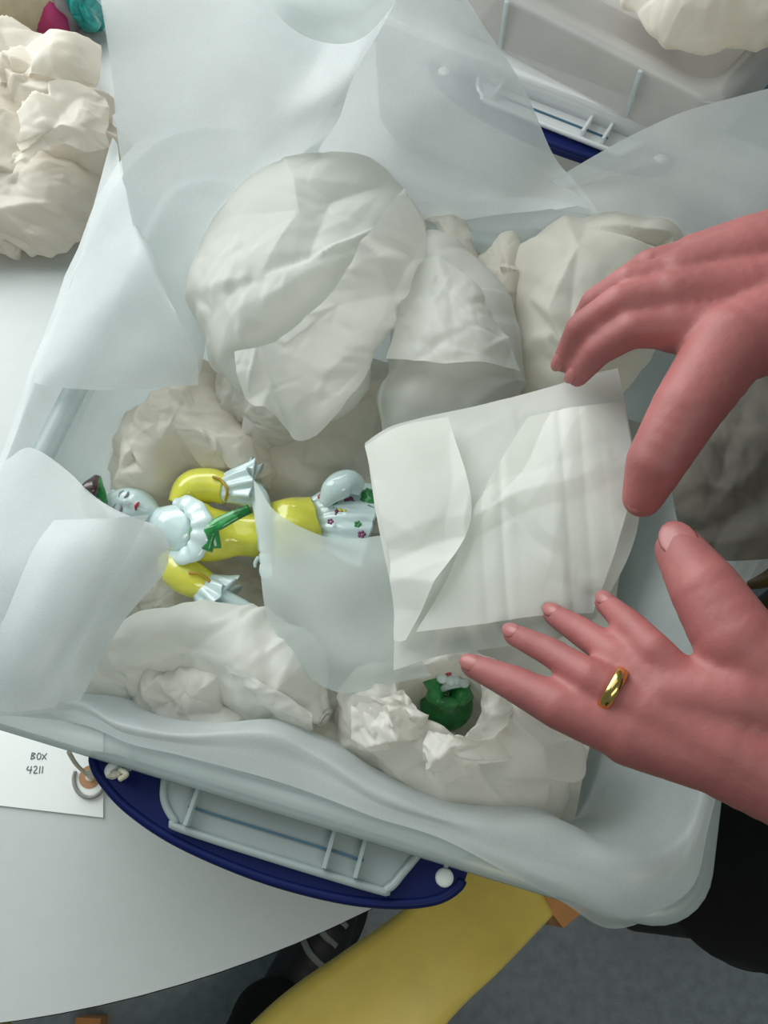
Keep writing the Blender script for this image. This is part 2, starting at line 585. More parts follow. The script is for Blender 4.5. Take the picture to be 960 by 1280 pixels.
def make_box(label, o, u, n, W, L, mats, handles, hz=RZ - 0.022, rimw=0.0):
    base = o + u * W / 2 + n * L / 2
    t = thing('storage_box', label, 'storage box', (base[0], base[1], TZ))
    S = lambda ins, r, z: superbox(o, u, n, W, L, ins, r, z)
    zb = TZ + 0.0005
    rings = [S(0.014 + rimw, 0.03, RZ - 0.004), S(0.018 + rimw, 0.03, RZ - 0.03), S(0.030, 0.035, TZ + 0.03), S(0.036, 0.035, TZ + 0.012), S(0.048, 0.03, zb)]
    m = len(rings[0])
    v = np.vstack(rings)
    mesh_obj('tub', v, grid_faces(m, len(rings), True) + [tuple(range(len(v) - m, len(v)))], mats[0], t)
    rr = [S(0.016 + rimw, 0.03, RZ - 0.006), S(0.012 + rimw, 0.03, RZ), S(0.002, 0.035, RZ), S(0.0, 0.035, RZ - 0.003), S(0.0, 0.035, RZ - 0.02), S(0.0015, 0.035, RZ - 0.02), S(0.003, 0.035, RZ - 0.005)]
    mesh_obj('rim', np.vstack(rr), grid_faces(m, len(rr), True), mats[1], t)
    for side in handles:
        # s: direction along the side, d: outward
        if side == 'front':
            so, s, d = o, u, -n
        else:
            so, s, d = o + u * W + n * L, -u, n
        Q = lambda a, b: so + s * a + d * b
        c = W / 2
        hw = 0.098
        # cloudy ledge with ribs
        r = [Q(c - 0.075, -0.004), Q(c - 0.070, 0.010), Q(c - 0.060, 0.019), Q(c - 0.05, 0.0225), Q(c + 0.055, 0.0225), Q(c + 0.067, 0.020), Q(c + 0.073, 0.010), Q(c + 0.080, -0.004)]
        bevel(mesh_obj('ledge', *prism(r, hz + 0.002, hz + 0.0045), mats[1], t, smooth=False), 0.001)
        lip = catmull(np.array([list(q[:2]) + [hz + 0.006] for q in r]), 60)
        mesh_obj('ledge_lip', *tube(lip, 0.0022, 8, 60), mats[1], t)
        for a in (-0.096, -0.052, 0.030, 0.048, 0.095):
            b1 = 0.020 if abs(a) < 0.06 else 0.001
            mesh_obj('rib', *band(Q(c + a, -0.010), Q(c + a, b1), hz + 0.004, hz + 0.012, 0.0022), mats[1], t, smooth=False)
        mesh_obj('catch_bar', *band(Q(c - 0.055, 0.010), Q(c + 0.05, 0.010), hz + 0.004, hz + 0.006, 0.0012), M['teal'], t, smooth=False)
        # crescent clip handle
        h = None
        ou = catmull(np.array([Q(c + a, b) for a, b in ((-0.123, -0.004), (-0.121, 0.002), (-0.112, 0.010), (-0.090, 0.021), (-0.055, 0.030), (-0.005, 0.0345), (0.04, 0.033), (0.072, 0.0275), (0.095, 0.019), (0.106, 0.009), (0.108, 0.0))])[:, :3], 60)
        inn = [Q(c + 0.10, -0.006), Q(c - 0.11, -0.006)]
        poly = np.vstack([ou, np.array(inn)])
        h = mesh_obj('clip_handle', *prism(poly[:, :2], hz - 0.008, hz + 0.0015), M['blue'], t, smooth=False)
        bevel(h, 0.002, 3)
        rim = ou[3:-3].copy()
        rim[:, 2] = hz + 0.001
        cc = Q(c, 0)
        rim[:, :2] = cc[:2] + (rim[:, :2] - cc[:2]) * 0.985
        h2 = mesh_obj('raised_edge', *tube(rim, 0.0028, 8, 80), M['blue'], h)
        for a, b in ((0.096, 0.006), (-0.106, 0.003)):
            q = Q(c + a, b)
            mesh_obj('pivot_pin', *ell((q[0], q[1], hz + 0.0015), (0.0052, 0.0052, 0.0025)), M['paper'], h)
    return t


# first box: front rim line and left rim as the photo shows them
fa, fb = P(90, 938, RZ), P(760, 1142, RZ)
u1 = unit(fb - fa)
n1 = np.array([-u1[1], u1[0], 0])
o1 = fa - u1 * 0.5 * 0.0
c1 = P(352, 1018, RZ)          # middle of the front rim
c1 = fa + u1 * ((c1 - fa) @ u1)
W1, L1 = 0.47, 0.435
o1 = c1 - u1 * W1 / 2
box1 = make_box('clear plastic box holding the figurine, blue clip handle at its front rim', o1, u1, n1, W1, L1, (M['clear'], M['clear2']), ('front', 'back'))
def B(a, b, z):
    q = o1 + u1 * a + n1 * b
    return np.array([q[0], q[1], z])

# second box behind
ga, gb = P(600, 76, RZ), P(840, 168, RZ)
u2 = unit(gb - ga)
n2 = np.array([-u2[1], u2[0], 0])
c2 = P(600, 76, RZ)
W2, L2 = 0.47, 0.40
o2 = c2 - u2 * (W2 * 0.5 - 0.075)
box2 = make_box('second clear plastic box standing behind the lined box', o2, u2, n2, W2, L2, (M['clear_grey'], M['clear_rim']), ('front',), rimw=0.010)

# clear lid lying on the second box
la, lb = P(640, 2, 0.955), P(890, 132, 0.955)
u3 = unit(lb - la)
n3 = np.array([-u3[1], u3[0], 0])
lo = la - u3 * 0.24
ld = thing('box_lid', 'clear plastic lid with ribbed skirt lying on the second box', 'lid', (lo + u3 * 0.23 + n3 * 0.15) * [1, 1, 0] + [0, 0, 0.912])
S = lambda ins, z: superbox(lo, u3, n3, 0.43, 0.30, ins, 0.02, z)
rr = [S(-0.002, 0.913), S(0.0, 0.952), S(0.002, 0.955), S(0.018, 0.955), S(0.021, 0.944), S(0.06, 0.944), S(0.063, 0.938)]
m = len(rr[0])
mesh_obj('panel', np.vstack(rr), grid_faces(m, len(rr), True) + [tuple(range((len(rr) - 1) * m, len(rr) * m))], M['clear_grey'], ld)
for a in (0.235, 0.36):
    q0, q1 = lo + u3 * a - n3 * 0.001, lo + u3 * (a + 0.003) - n3 * 0.004
    mesh_obj('rib', *prism([q0[:2], (lo + u3 * (a + .003) - n3 * .001)[:2], q1[:2], (lo + u3 * a - n3 * .004)[:2]], 0.914, 0.955), M['clear2'], ld, smooth=False)

# ------------------------------------------------------------------ foam liner sheets
def wrinkle(v, f, lam, amp, seed):
    return v + normals(v, f) * (soft(v, lam, seed) * amp)[:, None]


crest = [(-95, 868), (10, 880), (100, 876), (150, 902), (230, 916), (330, 910), (400, 938), (470, 985), (560, 1020), (690, 1032), (770, 1070),
         (838, 1050), (868, 980), (890, 850), (905, 730), (935, 660), (955, 520), (945, 380), (800, 300), (690, 272), (600, 262), (400, 205), (260, 170), (170, 215), (110, 330), (50, 490), (-25, 680)]
outer = [(-125, 880), (0, 893), (100, 905), (165, 930), (230, 945), (330, 972), (400, 995), (470, 1022), (560, 1052), (690, 1122), (782, 1164),
         (874, 1122), (899, 1000), (908, 850), (916, 745), (975, 690), (1010, 540), (1000, 330), (800, 280), (690, 250), (600, 240), (400, 185), (245, 150), (150, 200), (92, 320), (30, 490), (-45, 680)]
cr = np.array([P(x, y, RZ + 0.004) for x, y in crest])
ou = np.array([P(x, y, RZ + 0.003) for x, y in outer])
for k in (10, 11, 12):
    cr[k][2] += 0.012
ou[9][2] -= 0.004
ou[10][2] -= 0.03
ou[11][2] -= 0.035
ou[12][2] -= 0.028
mid = 0.5 * (cr + ou) + np.array([0, 0, 0.0005])
bc = B(W1 / 2, L1 / 2, 0)
for k in (9, 10, 11, 12):
    mid[k] = cr[k] + 0.72 * (ou[k] - cr[k])
    mid[k][2] = RZ + 0.008
def inward(f, z):
    r = cr + (bc - cr) * f
    r[:, 2] = z
    return r
# keep the inner rings inside the tub walls
def clampbox(r, ins):
    q = r.copy()
    for k in range(len(q)):
        a = np.clip((q[k] - o1) @ u1, ins, W1 - ins)
        b = np.clip((q[k] - o1) @ n1, ins, L1 - ins)
        q[k][:2] = (o1 + u1 * a + n1 * b)[:2]
    return q
rings = [ou, mid, cr, clampbox(inward(0.06, RZ - 0.03), 0.028), clampbox(inward(0.10, RZ - 0.08), 0.034), clampbox(inward(0.14, TZ + 0.02), 0.046), clampbox(inward(0.3, TZ + 0.006), 0.06), inward(0.9, TZ + 0.006)]
v, f = loops(rings, 220, 9)
v = wrinkle(v, f, 0.09, 0.0012, 5)
v = wrinkle(v, f, 0.028, 0.0005, 6)
v[:, 2] = np.maximum(v[:, 2], TZ + 0.004)
tag(mesh_obj('foam_liner', v, f, M['foam']), 'thin white foam sheet lining the clear box and lapping over its front rim', 'foam sheet')


def sheet(name, label, rows, mat, wr=(0.08, 0.002, 3), nu=60, nv=60, cat='foam sheet', group=None, parent=None):
    v, f = net(rows, nu, nv)
    if wr:
        v = wrinkle(v, f, *wr)
    o = mesh_obj(name, v, f, mat, parent)
    if parent is None:
        tag(o, label, cat, group)
    return o


BL = sheet('foam_flap', 'tall sheer foam flap standing at the back left of the lined box', [
    [(247, 470, .885), (262, 400, .885), (300, 330, .885), (360, 300, .885), (405, 290, .885)],
    [(180, 330, .935), (240, 300, .93), (300, 260, .93), (350, 230, .93), (395, 205, .94)],
    [(150, 190, .98), (220, 180, .975), (300, 165, .97), (370, 150, .98), (428, 132, .99)],
    [(139, 85, 1.01), (220, 80, 1.0), (310, 75, 1.0), (400, 70, 1.0), (466, 62, 1.02)],
    [(120, -40, 1.04), (220, -45, 1.03), (320, -50, 1.02), (420, -45, 1.03), (512, -20, 1.05)]], M['foam'], (0.13, 0.003, 8))
sheet('curled_edge', '', [
    [(315, -40, 1.055), (350, 22, 1.05), (400, 52, 1.045), (455, 46, 1.05), (512, -20, 1.06)],
    [(330, -60, 1.06), (365, -10, 1.065), (410, 15, 1.065), (455, 8, 1.065), (510, -40, 1.065)],
    [(345, -80, 1.06), (380, -60, 1.07), (420, -50, 1.075), (460, -55, 1.07), (505, -70, 1.06)]], M['veil'], None, 40, 24, parent=BL)
sheet('foam_flap', 'white foam flap with a slanting free edge in front of the second box', [
    [(330, 330, .88), (450, 315, .88), (560, 305, .88), (650, 298, .88), (748, 266, .90)],
    [(360, 225, .935), (450, 220, .93), (560, 250, .925), (640, 250, .925), (718, 222, .945)],
    [(400, 150, .97), (480, 130, .965), (560, 122, .96), (625, 130, .965), (688, 180, .98)],
    [(440, 80, 1.0), (490, 50, .995), (545, 30, .995), (595, 35, 1.0), (643, 100, 1.01)],
    [(470, 10, 1.02), (500, -30, 1.02), (535, -50, 1.02), (560, -40, 1.025), (578, -5, 1.03)]], M['foam'], (0.13, 0.002, 21))
sheet('foam_flap', 'pale foam flap over the left side of the lined box, above the figurine', [
    [(142, 175, .955), (150, 200, .95), (165, 260, .95), (190, 330, .945)],
    [(106, 295, .935), (140, 300, .945), (178, 330, .95), (222, 395, .945)],
    [(62, 420, .92), (112, 420, .93), (180, 425, .935), (245, 445, .93)],
    [(46, 480, .917), (62, 484, .92), (150, 487, .922), (248, 482, .915)]], M['foam'], (0.10, 0.003, 12))
sheet('foam_flap', 'broad white foam flap at the left edge beside the figurine', [
    [(-60, 610, .918), (0, 574, .92), (38, 556, .922), (100, 600, .925), (138, 648, .925)],
    [(-90, 680, .925), (0, 670, .93), (70, 660, .93), (140, 655, .93), (200, 660, .925)],
    [(-110, 740, .93), (-10, 730, .935), (65, 720, .932), (140, 715, .93), (207, 712, .92)],
    [(-120, 810, .93), (-20, 810, .932), (50, 805, .93), (105, 795, .925), (148, 785, .915)],
    [(-130, 880, .917), (-30, 895, .918), (30, 893, .918), (70, 888, .917), (100, 878, .915)]], M['foam'], (0.12, 0.002, 31))
sheet('folded_corner', 'grey doubled foam corner folded back below the figurine head', [
    [(68, 651, .945), (108, 649, .948), (146, 647, .948), (186, 643, .94)],
    [(42, 690, .947), (85, 690, .951), (125, 695, .949), (160, 692, .943)],
    [(8, 770, .947), (45, 770, .950), (85, 772, .947), (124, 764, .940)],
    [(-25, 830, .942), (20, 835, .944), (60, 838, .940), (98, 815, .934)],
    [(-50, 888, .93), (5, 890, .93), (45, 888, .928), (70, 884, .925)]], M['foam'], (0.12, 0.0012, 32))
sheet('foam_flap', 'lilac-white foam flap over the back right corner under the upper hand', [
    [(690, 226, .955), (745, 193, .965), (810, 160, .975), (880, 132, .985), (1010, 98, .99)],
    [(715, 240, .95), (765, 226, .955), (830, 208, .96), (900, 200, .965), (1020, 190, .965)],
    [(735, 266, .925), (785, 264, .93), (850, 272, .935), (920, 285, .935), (1030, 300, .93)],
    [(740, 305, .88), (800, 322, .885), (860, 342, .89), (930, 372, .89), (1030, 420, .89)]], M['foam'], (0.10, 0.003, 41))

# ------------------------------------------------------------------ tissue in the box
# crumpled bed over the box floor
ga_, gb_ = 90, 84
V = []
for j in range(gb_):
    for i in range(ga_):
        a, b = 0.055 + (W1 - 0.11) * i / (ga_ - 1), 0.055 + (L1 - 0.11) * j / (gb_ - 1)
        V.append(B(a, b, TZ + 0.05))
V = np.array(V)
f = grid_faces(ga_, gb_)
V[:, 2] += soft(V, 0.16, 3) * 0.006 + crumple(V, 0.05, 0.007, 4) + crumple(V, 0.02, 0.003, 5)
V[:, 2] = np.maximum(V[:, 2], TZ + 0.012)
tag(mesh_obj('tissue_bed', V, f, M['tissue_warm']), 'crumpled cream tissue spread under the figurine and bundles', 'tissue paper')


def bundle(name, label, outline, z0, up, down, lam, amp, seed, mat='tissue', group='tissue bundles and wads in the lined box', cat='tissue bundle', **kw):
    v, f = blob(outline, z0, up, down, floor=TZ + 0.012, **kw)
    v = rough(v, f, lam, amp, seed)
    return tag(mesh_obj(name, v, f, M[mat]), label, cat, group)


def paper(name, rows, lam, amp, seed, mat='tissue', parent=None, nu=70, nv=60):
    v, f = net(rows, nu, nv)
    e = None
    v = rough(v, f, lam, amp, seed)
    return mesh_obj(name, v, f, M[mat], parent)


big = bundle('tissue_bundle', 'largest round tissue bundle at the back left of the lined box',
             [(240, 335), (260, 292), (300, 256), (345, 236), (400, 226), (455, 222), (497, 232), (520, 268), (525, 310), (512, 352), (488, 405),
              (470, 450), (440, 495), (400, 515), (340, 512), (290, 478), (255, 440), (236, 380)], 0.90, 0.068, 0.07, 0.10, 0.0042, 51, 'tissue_cool', n=220, m=70, pw=2.2)
paper('loose_edge', [
    [(290, 440, .957), (345, 425, .975), (405, 370, .985), (455, 300, .985), (505, 235, .965)],
    [(300, 475, .947), (350, 460, .962), (415, 415, .968), (470, 345, .968), (522, 275, .95)],
    [(316, 505, .93), (358, 505, .942), (425, 470, .947), (482, 395, .945), (527, 318, .935)],
    [(333, 520, .915), (378, 548, .918), (438, 500, .925), (480, 440, .922), (522, 345, .922)]], 0.045, 0.0035, 52, 'tissue_cool', big, 90, 60)
bundle('tissue_wad', 'small crinkled tissue wad tucked under the largest bundle',
       [(272, 470), (320, 478), (365, 500), (382, 525), (365, 548), (330, 556), (300, 535), (280, 500)], 0.875, 0.03, 0.04, 0.03, 0.0035, 53, 'tissue')
midb = bundle('tissue_bundle', 'tapering tissue bundle in the middle, right of the largest bundle',
              [(478, 490), (488, 430), (502, 360), (524, 314), (552, 315), (595, 352), (628, 395), (645, 450), (650, 520), (645, 610), (560, 630), (480, 600)],
              0.885, 0.055, 0.07, 0.09, 0.0032, 54, 'tissue_cool', n=200, m=60, pw=2.4)
paper('wrap_fold', [
    [(512, 330, .935), (545, 320, .945), (585, 345, .945), (612, 375, .935)],
    [(495, 390, .943), (545, 385, .955), (598, 400, .955), (634, 425, .937)],
    [(484, 450, .94), (540, 452, .955), (600, 452, .955), (652, 462, .934)]], 0.05, 0.0022, 55, 'tissue_cool', midb, 60, 50)
bundle('tissue_bundle', 'pale tissue bundle at the back right behind the upper hand',
       [(640, 322), (690, 302), (750, 292), (810, 302), (842, 322), (835, 380), (810, 440), (760, 500), (690, 530), (650, 490), (632, 420), (622, 350)],
       0.885, 0.06, 0.07, 0.09, 0.0042, 56, 'tissue_warm', n=200, m=60)
bundle('tissue_wad', 'brownish tissue peak between the largest and middle bundles',
       [(520, 285), (555, 276), (585, 295), (604, 340), (585, 375), (550, 350), (525, 320)], 0.885, 0.03, 0.06, 0.04, 0.004, 57, 'tissue_warm')
bundle('tissue_wad', 'small cream tissue peak left of the back right bundle',
       [(598, 335), (615, 308), (640, 303), (656, 340), (640, 400), (612, 385)], 0.89, 0.03, 0.06, 0.035, 0.003, 58, 'tissue_warm')
bundle('tissue_wad', 'crumpled cream tissue wad above the figurine head',
       [(140, 590), (160, 545), (195, 515), (225, 480), (262, 462), (290, 500), (320, 545), (345, 590), (330, 620), (280, 610), (235, 600), (190, 640), (155, 640)],
       0.845, 0.055, 0.06, 0.035, 0.0045, 59, 'tissue_warm', n=220, m=70)
sheetT = paper('tissue_sheet', [
    [(320, 530, .86), (370, 530, .87), (420, 500, .875), (480, 470, .88)],
    [(325, 580, .85), (380, 570, .86), (430, 550, .865), (480, 530, .87)],
    [(330, 630, .83), (390, 620, .84), (440, 600, .845), (490, 590, .85)],
    [(330, 680, .81), (400, 680, .815), (450, 670, .82), (500, 660, .82)]], 0.07, 0.003, 60, 'tissue_warm')
tag(sheetT, 'shadowed tissue sheet beneath the largest bundle beside the raised sleeve', 'tissue paper')
bundle('tissue_wad', 'dim cream tissue wad below the figurine head and sleeve',
       [(150, 775), (170, 735), (205, 700), (260, 690), (320, 720), (345, 770), (300, 800), (220, 800), (165, 800)], 0.815, 0.028, 0.05, 0.05, 0.005, 61, 'tissue_warm')

# rolled bundle at the front left
v, f = tube(PL([(122, 872), (140, 835), (185, 806), (245, 798), (305, 812), (350, 842), (385, 872), (412, 905)], 0.872),
            [0.012, 0.022, 0.025, 0.024, 0.029, 0.030, 0.022, 0.008], 64, 150)
v = rough(v, f, 0.055, 0.0042, 62, k=20)
rollb = tag(mesh_obj('tissue_roll', v, f, M['tissue_cool']), 'thick rolled tissue arching at the front left below the figurine', 'tissue roll')
v, f = net([[(285, 828, .902), (320, 845, .905), (355, 865, .902), (392, 890, .895)],
            [(290, 850, .895), (318, 868, .898), (352, 888, .896), (390, 902, .888)],
            [(300, 872, .880), (318, 884, .882), (352, 900, .882), (392, 912, .878)]], 60, 40)
mesh_obj('loose_edge', rough(v, f, 0.04, 0.003, 63), f, M['tissue_cool'], rollb)
bundle('tissue_wad', 'small crumpled white wad cradled inside the rolled tissue',
       [(168, 872), (180, 850), (220, 836), (265, 842), (295, 850), (315, 875), (325, 905), (280, 918), (215, 912), (178, 900)], 0.855, 0.028, 0.05, 0.03, 0.006, 64, 'tissue', n=160, m=50)
bundle('tissue_wad', 'flattened beige tissue wad between the front roll and the torn-open bundle',
       [(270, 905), (310, 890), (370, 905), (420, 900), (440, 930), (400, 945), (340, 925), (290, 925)], 0.85, 0.02, 0.05, 0.04, 0.003, 65, 'tissue_warm')

# torn-open bundle at the front right
ob = bundle('tissue_bundle', 'torn-open tissue bundle at the front showing green porcelain inside',
            [(418, 880), (438, 852), (480, 842), (530, 822), (580, 815), (640, 850), (690, 895), (726, 938), (716, 985), (680, 1016), (640, 1032), (580, 1022), (520, 990), (462, 962), (428, 925)],
            0.862, 0.055, 0.07, 0.055, 0.0045, 66, 'tissue', n=240, m=80, centre=(556, 870), crater=(0.34, 0.085), pw=2.3)
v, f = net([[(530, 915, .916), (560, 922, .922), (592, 905, .926), (606, 868, .924), (602, 835, .918)],
            [(528, 938, .912), (566, 946, .916), (612, 922, .920), (630, 878, .918), (622, 838, .912)],
            [(540, 965, .898), (585, 970, .902), (632, 940, .905), (650, 895, .902), (640, 860, .895)]], 80, 40)
mesh_obj('torn_edge', rough(v, f, 0.028, 0.0045, 67), f, M['tissue'], ob)
v, f = net([[(440, 868, .908), (480, 872, .914), (505, 862, .916), (518, 880, .912), (524, 902, .908)],
            [(436, 890, .905), (478, 892, .911), (508, 892, .913), (520, 905, .909), (530, 922, .902)],
            [(450, 930, .89), (482, 935, .9), (505, 940, .9), (515, 945, .896), (528, 955, .89)]], 80, 40)
mesh_obj('torn_edge', rough(v, f, 0.026, 0.005, 68), f, M['tissue'], ob)

# green and white porcelain piece inside it
pg = thing('porcelain_piece', 'green leafed porcelain piece with white flowers inside the torn-open bundle', 'porcelain', P(556, 868, 0.815))
for k, (x0, y0, x1, y1) in enumerate([(560, 862, 528, 850), (560, 860, 590, 850), (556, 868, 532, 872), (562, 868, 592, 872), (558, 872, 560, 890)]):
    a, b = P(x0, y0, .868), P(x1, y1, .872)
    v, f = tube([a, 0.5 * (a + b) + [0, 0, .006], b], [.003, .008, .001], 14, 20, 0.4)
    mesh_obj('leaf', v, f, M['glaze_green'], pg)
v, f = tube(PL([(552, 862, .874), (562, 856, .882), (580, 852, .882), (592, 846, .876)]), [.002, .003, .003, .002], 10, 30)
mesh_obj('scroll', v, f, M['porcelain'], pg)
for x, y in ((560, 842), (577, 844)):
    c = P(x, y, .886)
    pr = [ell(c + np.array([math.cos(a) * .0045, math.sin(a) * .0045, 0]), (.0038, .0038, .0028), n=12, m=8) for a in np.linspace(0, 6.283, 6)[:5]]
    fw = mesh_obj('flower', *merge(pr), M['porcelain'], pg)
    mesh_obj('flower_centre', *ell(c + [0, 0, .0025], (.002, .002, .0014), n=10, m=6), M['red'], fw)
v, f = ell(P(558, 880, .838), (.018, .018, .012))
mesh_obj('base', v, f, M['glaze_green'], pg)

# ------------------------------------------------------------------ porcelain figurine lying in the tissue
fg = thing('porcelain_figurine', 'porcelain lady figurine in a yellow dress with green sash, lying on tissue', 'figurine', P(260, 665, 0.825))
hc = P(168, 637, .866)
HS = 1.3
hy = unit(P(126, 616, .876) - P(176, 630, .880))                  # chin to crown
hz_ = unit(np.array([0.12, -0.18, 0.95]) - hy * (np.array([0.12, -0.18, 0.95]) @ hy))
hx = np.cross(hy, hz_)
HR = np.array([hx, hy, hz_]) * HS
v, f = ell((0, 0, 0), (.0118, .0158, .0128), n=48, m=40)
v = v[:, [0, 2, 1]] * [1, 1, 1]
v, f = ell((0, 0, 0), (.0120, .0128, .0160), n=56, m=48)
v = np.c_[v[:, 0], v[:, 2], v[:, 1]]                              # y is now the crown axis
tt = np.clip(-v[:, 1] / .016, 0, 1)
v[:, 0] *= 1 - 0.36 * tt ** 1.6
v[:, 2] *= 1 - 0.18 * tt ** 1.6
fr = v[:, 2] > 0
G = lambda cx, cy, s, sy=None: np.exp(-((v[:, 0] - cx) / s) ** 2 - ((v[:, 1] - cy) / (sy or s)) ** 2) * fr
v[:, 2] += 0.0032 * G(0, -.0022, .0014, .0022) + 0.0012 * G(0, .001, .0011, .003)
v[:, 2] -= 0.0012 * (G(.0042, .0012, .0022) + G(-.0042, .0012, .0022))
v[:, 2] += 0.0009 * (G(.0055, -.0035, .003) + G(-.0055, -.0035, .003)) + 0.001 * G(0, -.0078, .0028, .0014) + 0.0012 * G(0, -.0125, .003)
head = mesh_obj('head', v @ HR + hc, f, M['porcelain'], fg)
L_ = lambda x, y, z: np.array([x, y, z]) @ HR + hc
for s in (-1, 1):
    e = mesh_obj('eye', *tube([L_(s * .0062, .0010, .0108), L_(s * .0043, .0002, .0122), L_(s * .0022, .0008, .0126)], [.0005, .0009, .0005], 8, 14), M['browline'], head)
    mesh_obj('brow', *tube([L_(s * .0064, .0040, .0105), L_(s * .0043, .0050, .0118), L_(s * .0020, .0042, .0124)], [.0002, .00035, .0002], 8, 14), M['browline'], head)
    v, f = ell((0, 0, 0), (.0012, .0032, .0024), n=14, m=10)
    mesh_obj('ear', v @ HR + L_(s * .0112, .0, .0), f, M['porcelain'], head)
v, f = tube([L_(-.0024, -.0074, .0112), L_(0, -.0076, .0126), L_(.0024, -.0074, .0112)], [.0004, .0013, .0004], 10, 16)
mesh_obj('lips', v, f, M['red'], head)
# hair drawn back, and the small flowered hat
v, f = ell((0, 0, 0), (.0135, .0150, .0140), n=40, m=30)
v += normals(v, f) * (np.sin(v[:, 0] * 2300) * .00035)[:, None]
mesh_obj('hair', v @ HR + L_(0, .0052, -.0042), f, M['porcelain'], fg)
hat = mesh_obj('hat', *tube(PL([(132, 650, .876), (120, 634, .882), (116, 614, .886), (121, 596, .882)]), [.003, .0085, .0085, .003], 18, 30, 0.5), M['glaze_green'], fg)
mesh_obj('dark_flower', *tube(PL([(113, 626, .893), (112, 610, .897), (121, 595, .892)]), [.003, .006, .002], 14, 20, 0.5), M['glaze_dark'], hat)
# neck and bare chest
v, f = tube(PL([(176, 640, .862), (192, 645, .866), (210, 653, .871), (232, 661, .869), (245, 665, .867), (251, 667, .866)]), [.0085, .0072, .0138, .0185, .0150, .004], 28, 50, 0.8)
mesh_obj('neck_and_chest', v, f, M['porcelain'], fg)
# bodice and skirt: one yellow body
v, f = tube(PL([(226, 660, .858), (240, 663, .865), (262, 668, .864), (296, 668, .860), (330, 666, .860), (365, 660, .862), (395, 654, .860)]),
            [.0165, .0215, .020, .0165, .019, .023, .020], 40, 90, 0.72)
ang = np.arctan2(v[:, 1] - v[:, 1].mean(), v[:, 2] - .86)
v += normals(v, f) * (np.sin(v[:, 1] * 420 + v[:, 0] * 60) * .0006 * (v[:, 0] > P(290, 660, .86)[0]))[:, None]
dress = mesh_obj('dress', v, f, M['glaze_yellow'], fg)
# ruffled neckline
def ruffle(pts, rad, waves, amp, n=16, m=110):
    v, f = tube(pts, rad, n, m, 0.45)
    k = np.repeat(np.arange(m), n)[: m * n]
    d = np.zeros(len(v))
    d[: m * n] = np.sin(k / m * 6.283 * waves) * amp
    return v + normals(v, f) * d[:, None], f
mesh_obj('neck_ruffle', *ruffle(PL([(218, 627, .878), (236, 630, .884), (250, 646, .889), (253, 666, .888), (244, 687, .882), (228, 695, .876), (210, 693, .866)]), [.003, .0062, .0072, .0075, .0075, .0062, .003], 7, .0005), M['porcelain'], fg)
# raised arm (upper in the picture)
mesh_obj('sleeve', *tube(PL([(226, 634, .866), (240, 612, .868), (262, 607, .870), (284, 612, .872)]), [.010, .0130, .0125, .0105], 28, 40), M['glaze_yellow'], fg)
mesh_obj('sleeve_trim', *tube(PL([(266, 596, .884), (276, 600, .884), (284, 612, .884), (282, 626, .878)]), [.0011] * 4, 10, 30), M['glaze_gold'], fg)
def cuff(a, b, r0, r1, waves, seed):
    a, b = np.array(a), np.array(b)
    ax = unit(b - a)
    s = unit(np.cross(ax, [0, 0, 1]))
    w = np.cross(s, ax)
    n, m = 96, 22
    V = []
    for j in range(m):
        t = j / (m - 1)
        for i in range(n):
            th = 2 * math.pi * i / n
            r = (r0 + (r1 - r0) * t ** 0.8) * (1 + 0.16 * t * math.sin(waves * th + seed) + 0.06 * t * math.sin(3 * th + t * 5))
            V.append(a + (b - a) * (t + 0.10 * t * math.sin(waves * th * 0.5 + 1)) + r * (math.cos(th) * s + math.sin(th) * w * .8))
    V += [a, b - ax * 0.004]
    F = grid_faces(n, m, True)
    F += [(len(V) - 2, (i + 1) % n, i) for i in range(n)] + [(len(V) - 1, (m - 1) * n + i, (m - 1) * n + (i + 1) % n) for i in range(n)]
    return np.array(V), F
mesh_obj('cuff_ruffle', *cuff(P(278, 611, .872), P(322, 603, .878), .0100, .0165, 11, 0), M['porcelain'], fg)
def small_hand(path, rad, dirn):
    pr = [tube(path, rad, 18, 40)]
    e = np.array(path[-1])
    d = unit(dirn)
    s = unit(np.cross(d, [0, 0, 1]))
    pr.append(ell(e + d * .004, (.0045, .0062, .0036), [s, d, np.cross(s, d)], 16, 10))
    for k, q in enumerate((-1.2, -.4, .4, 1.2)):
        b = e + d * .0085 + s * q * .0022
        pr.append(tube([b, b + d * .005 + s * q * .0006, b + d * (.0095 - abs(q) * .001) - [0, 0, .002]], [.0014, .0013, .0009], 8, 10))
    b = e + d * .003 + s * .0045
    pr.append(tube([b, b + d * .004 + s * .0025, b + d * .007 + s * .0025], [.0014, .0013, .0009], 8, 10))
    return merge(pr)
mesh_obj('forearm', *small_hand(PL([(305, 606, .876), (324, 622, .878), (330, 660, .876), (331, 690, .872)]), [.0062, .0066, .0056, .0045], P(334, 740, .868) - P(331, 690, .872)), M['porcelain'], fg)
# lowered arm
mesh_obj('sleeve', *tube(PL([(214, 700, .858), (226, 716, .862), (243, 726, .862), (258, 734, .860)]), [.011, .0125, .012, .0105], 28, 40), M['glaze_yellow'], fg)
mesh_obj('sleeve_trim', *tube(PL([(236, 716, .8755), (250, 718, .875), (262, 727, .872), (266, 740, .866)]), [.0011] * 4, 10, 30), M['glaze_gold'], fg)
mesh_obj('cuff_ruffle', *cuff(P(252, 732, .861), P(280, 750, .862), .0098, .0165, 10, 2), M['porcelain'], fg)
mesh_obj('forearm', *small_hand(PL([(262, 738, .862), (285, 752, .862), (310, 764, .860), (328, 772, .858)]), [.0062, .0068, .0058, .0046], P(350, 780, .854) - P(328, 772, .858)), M['porcelain'], fg)
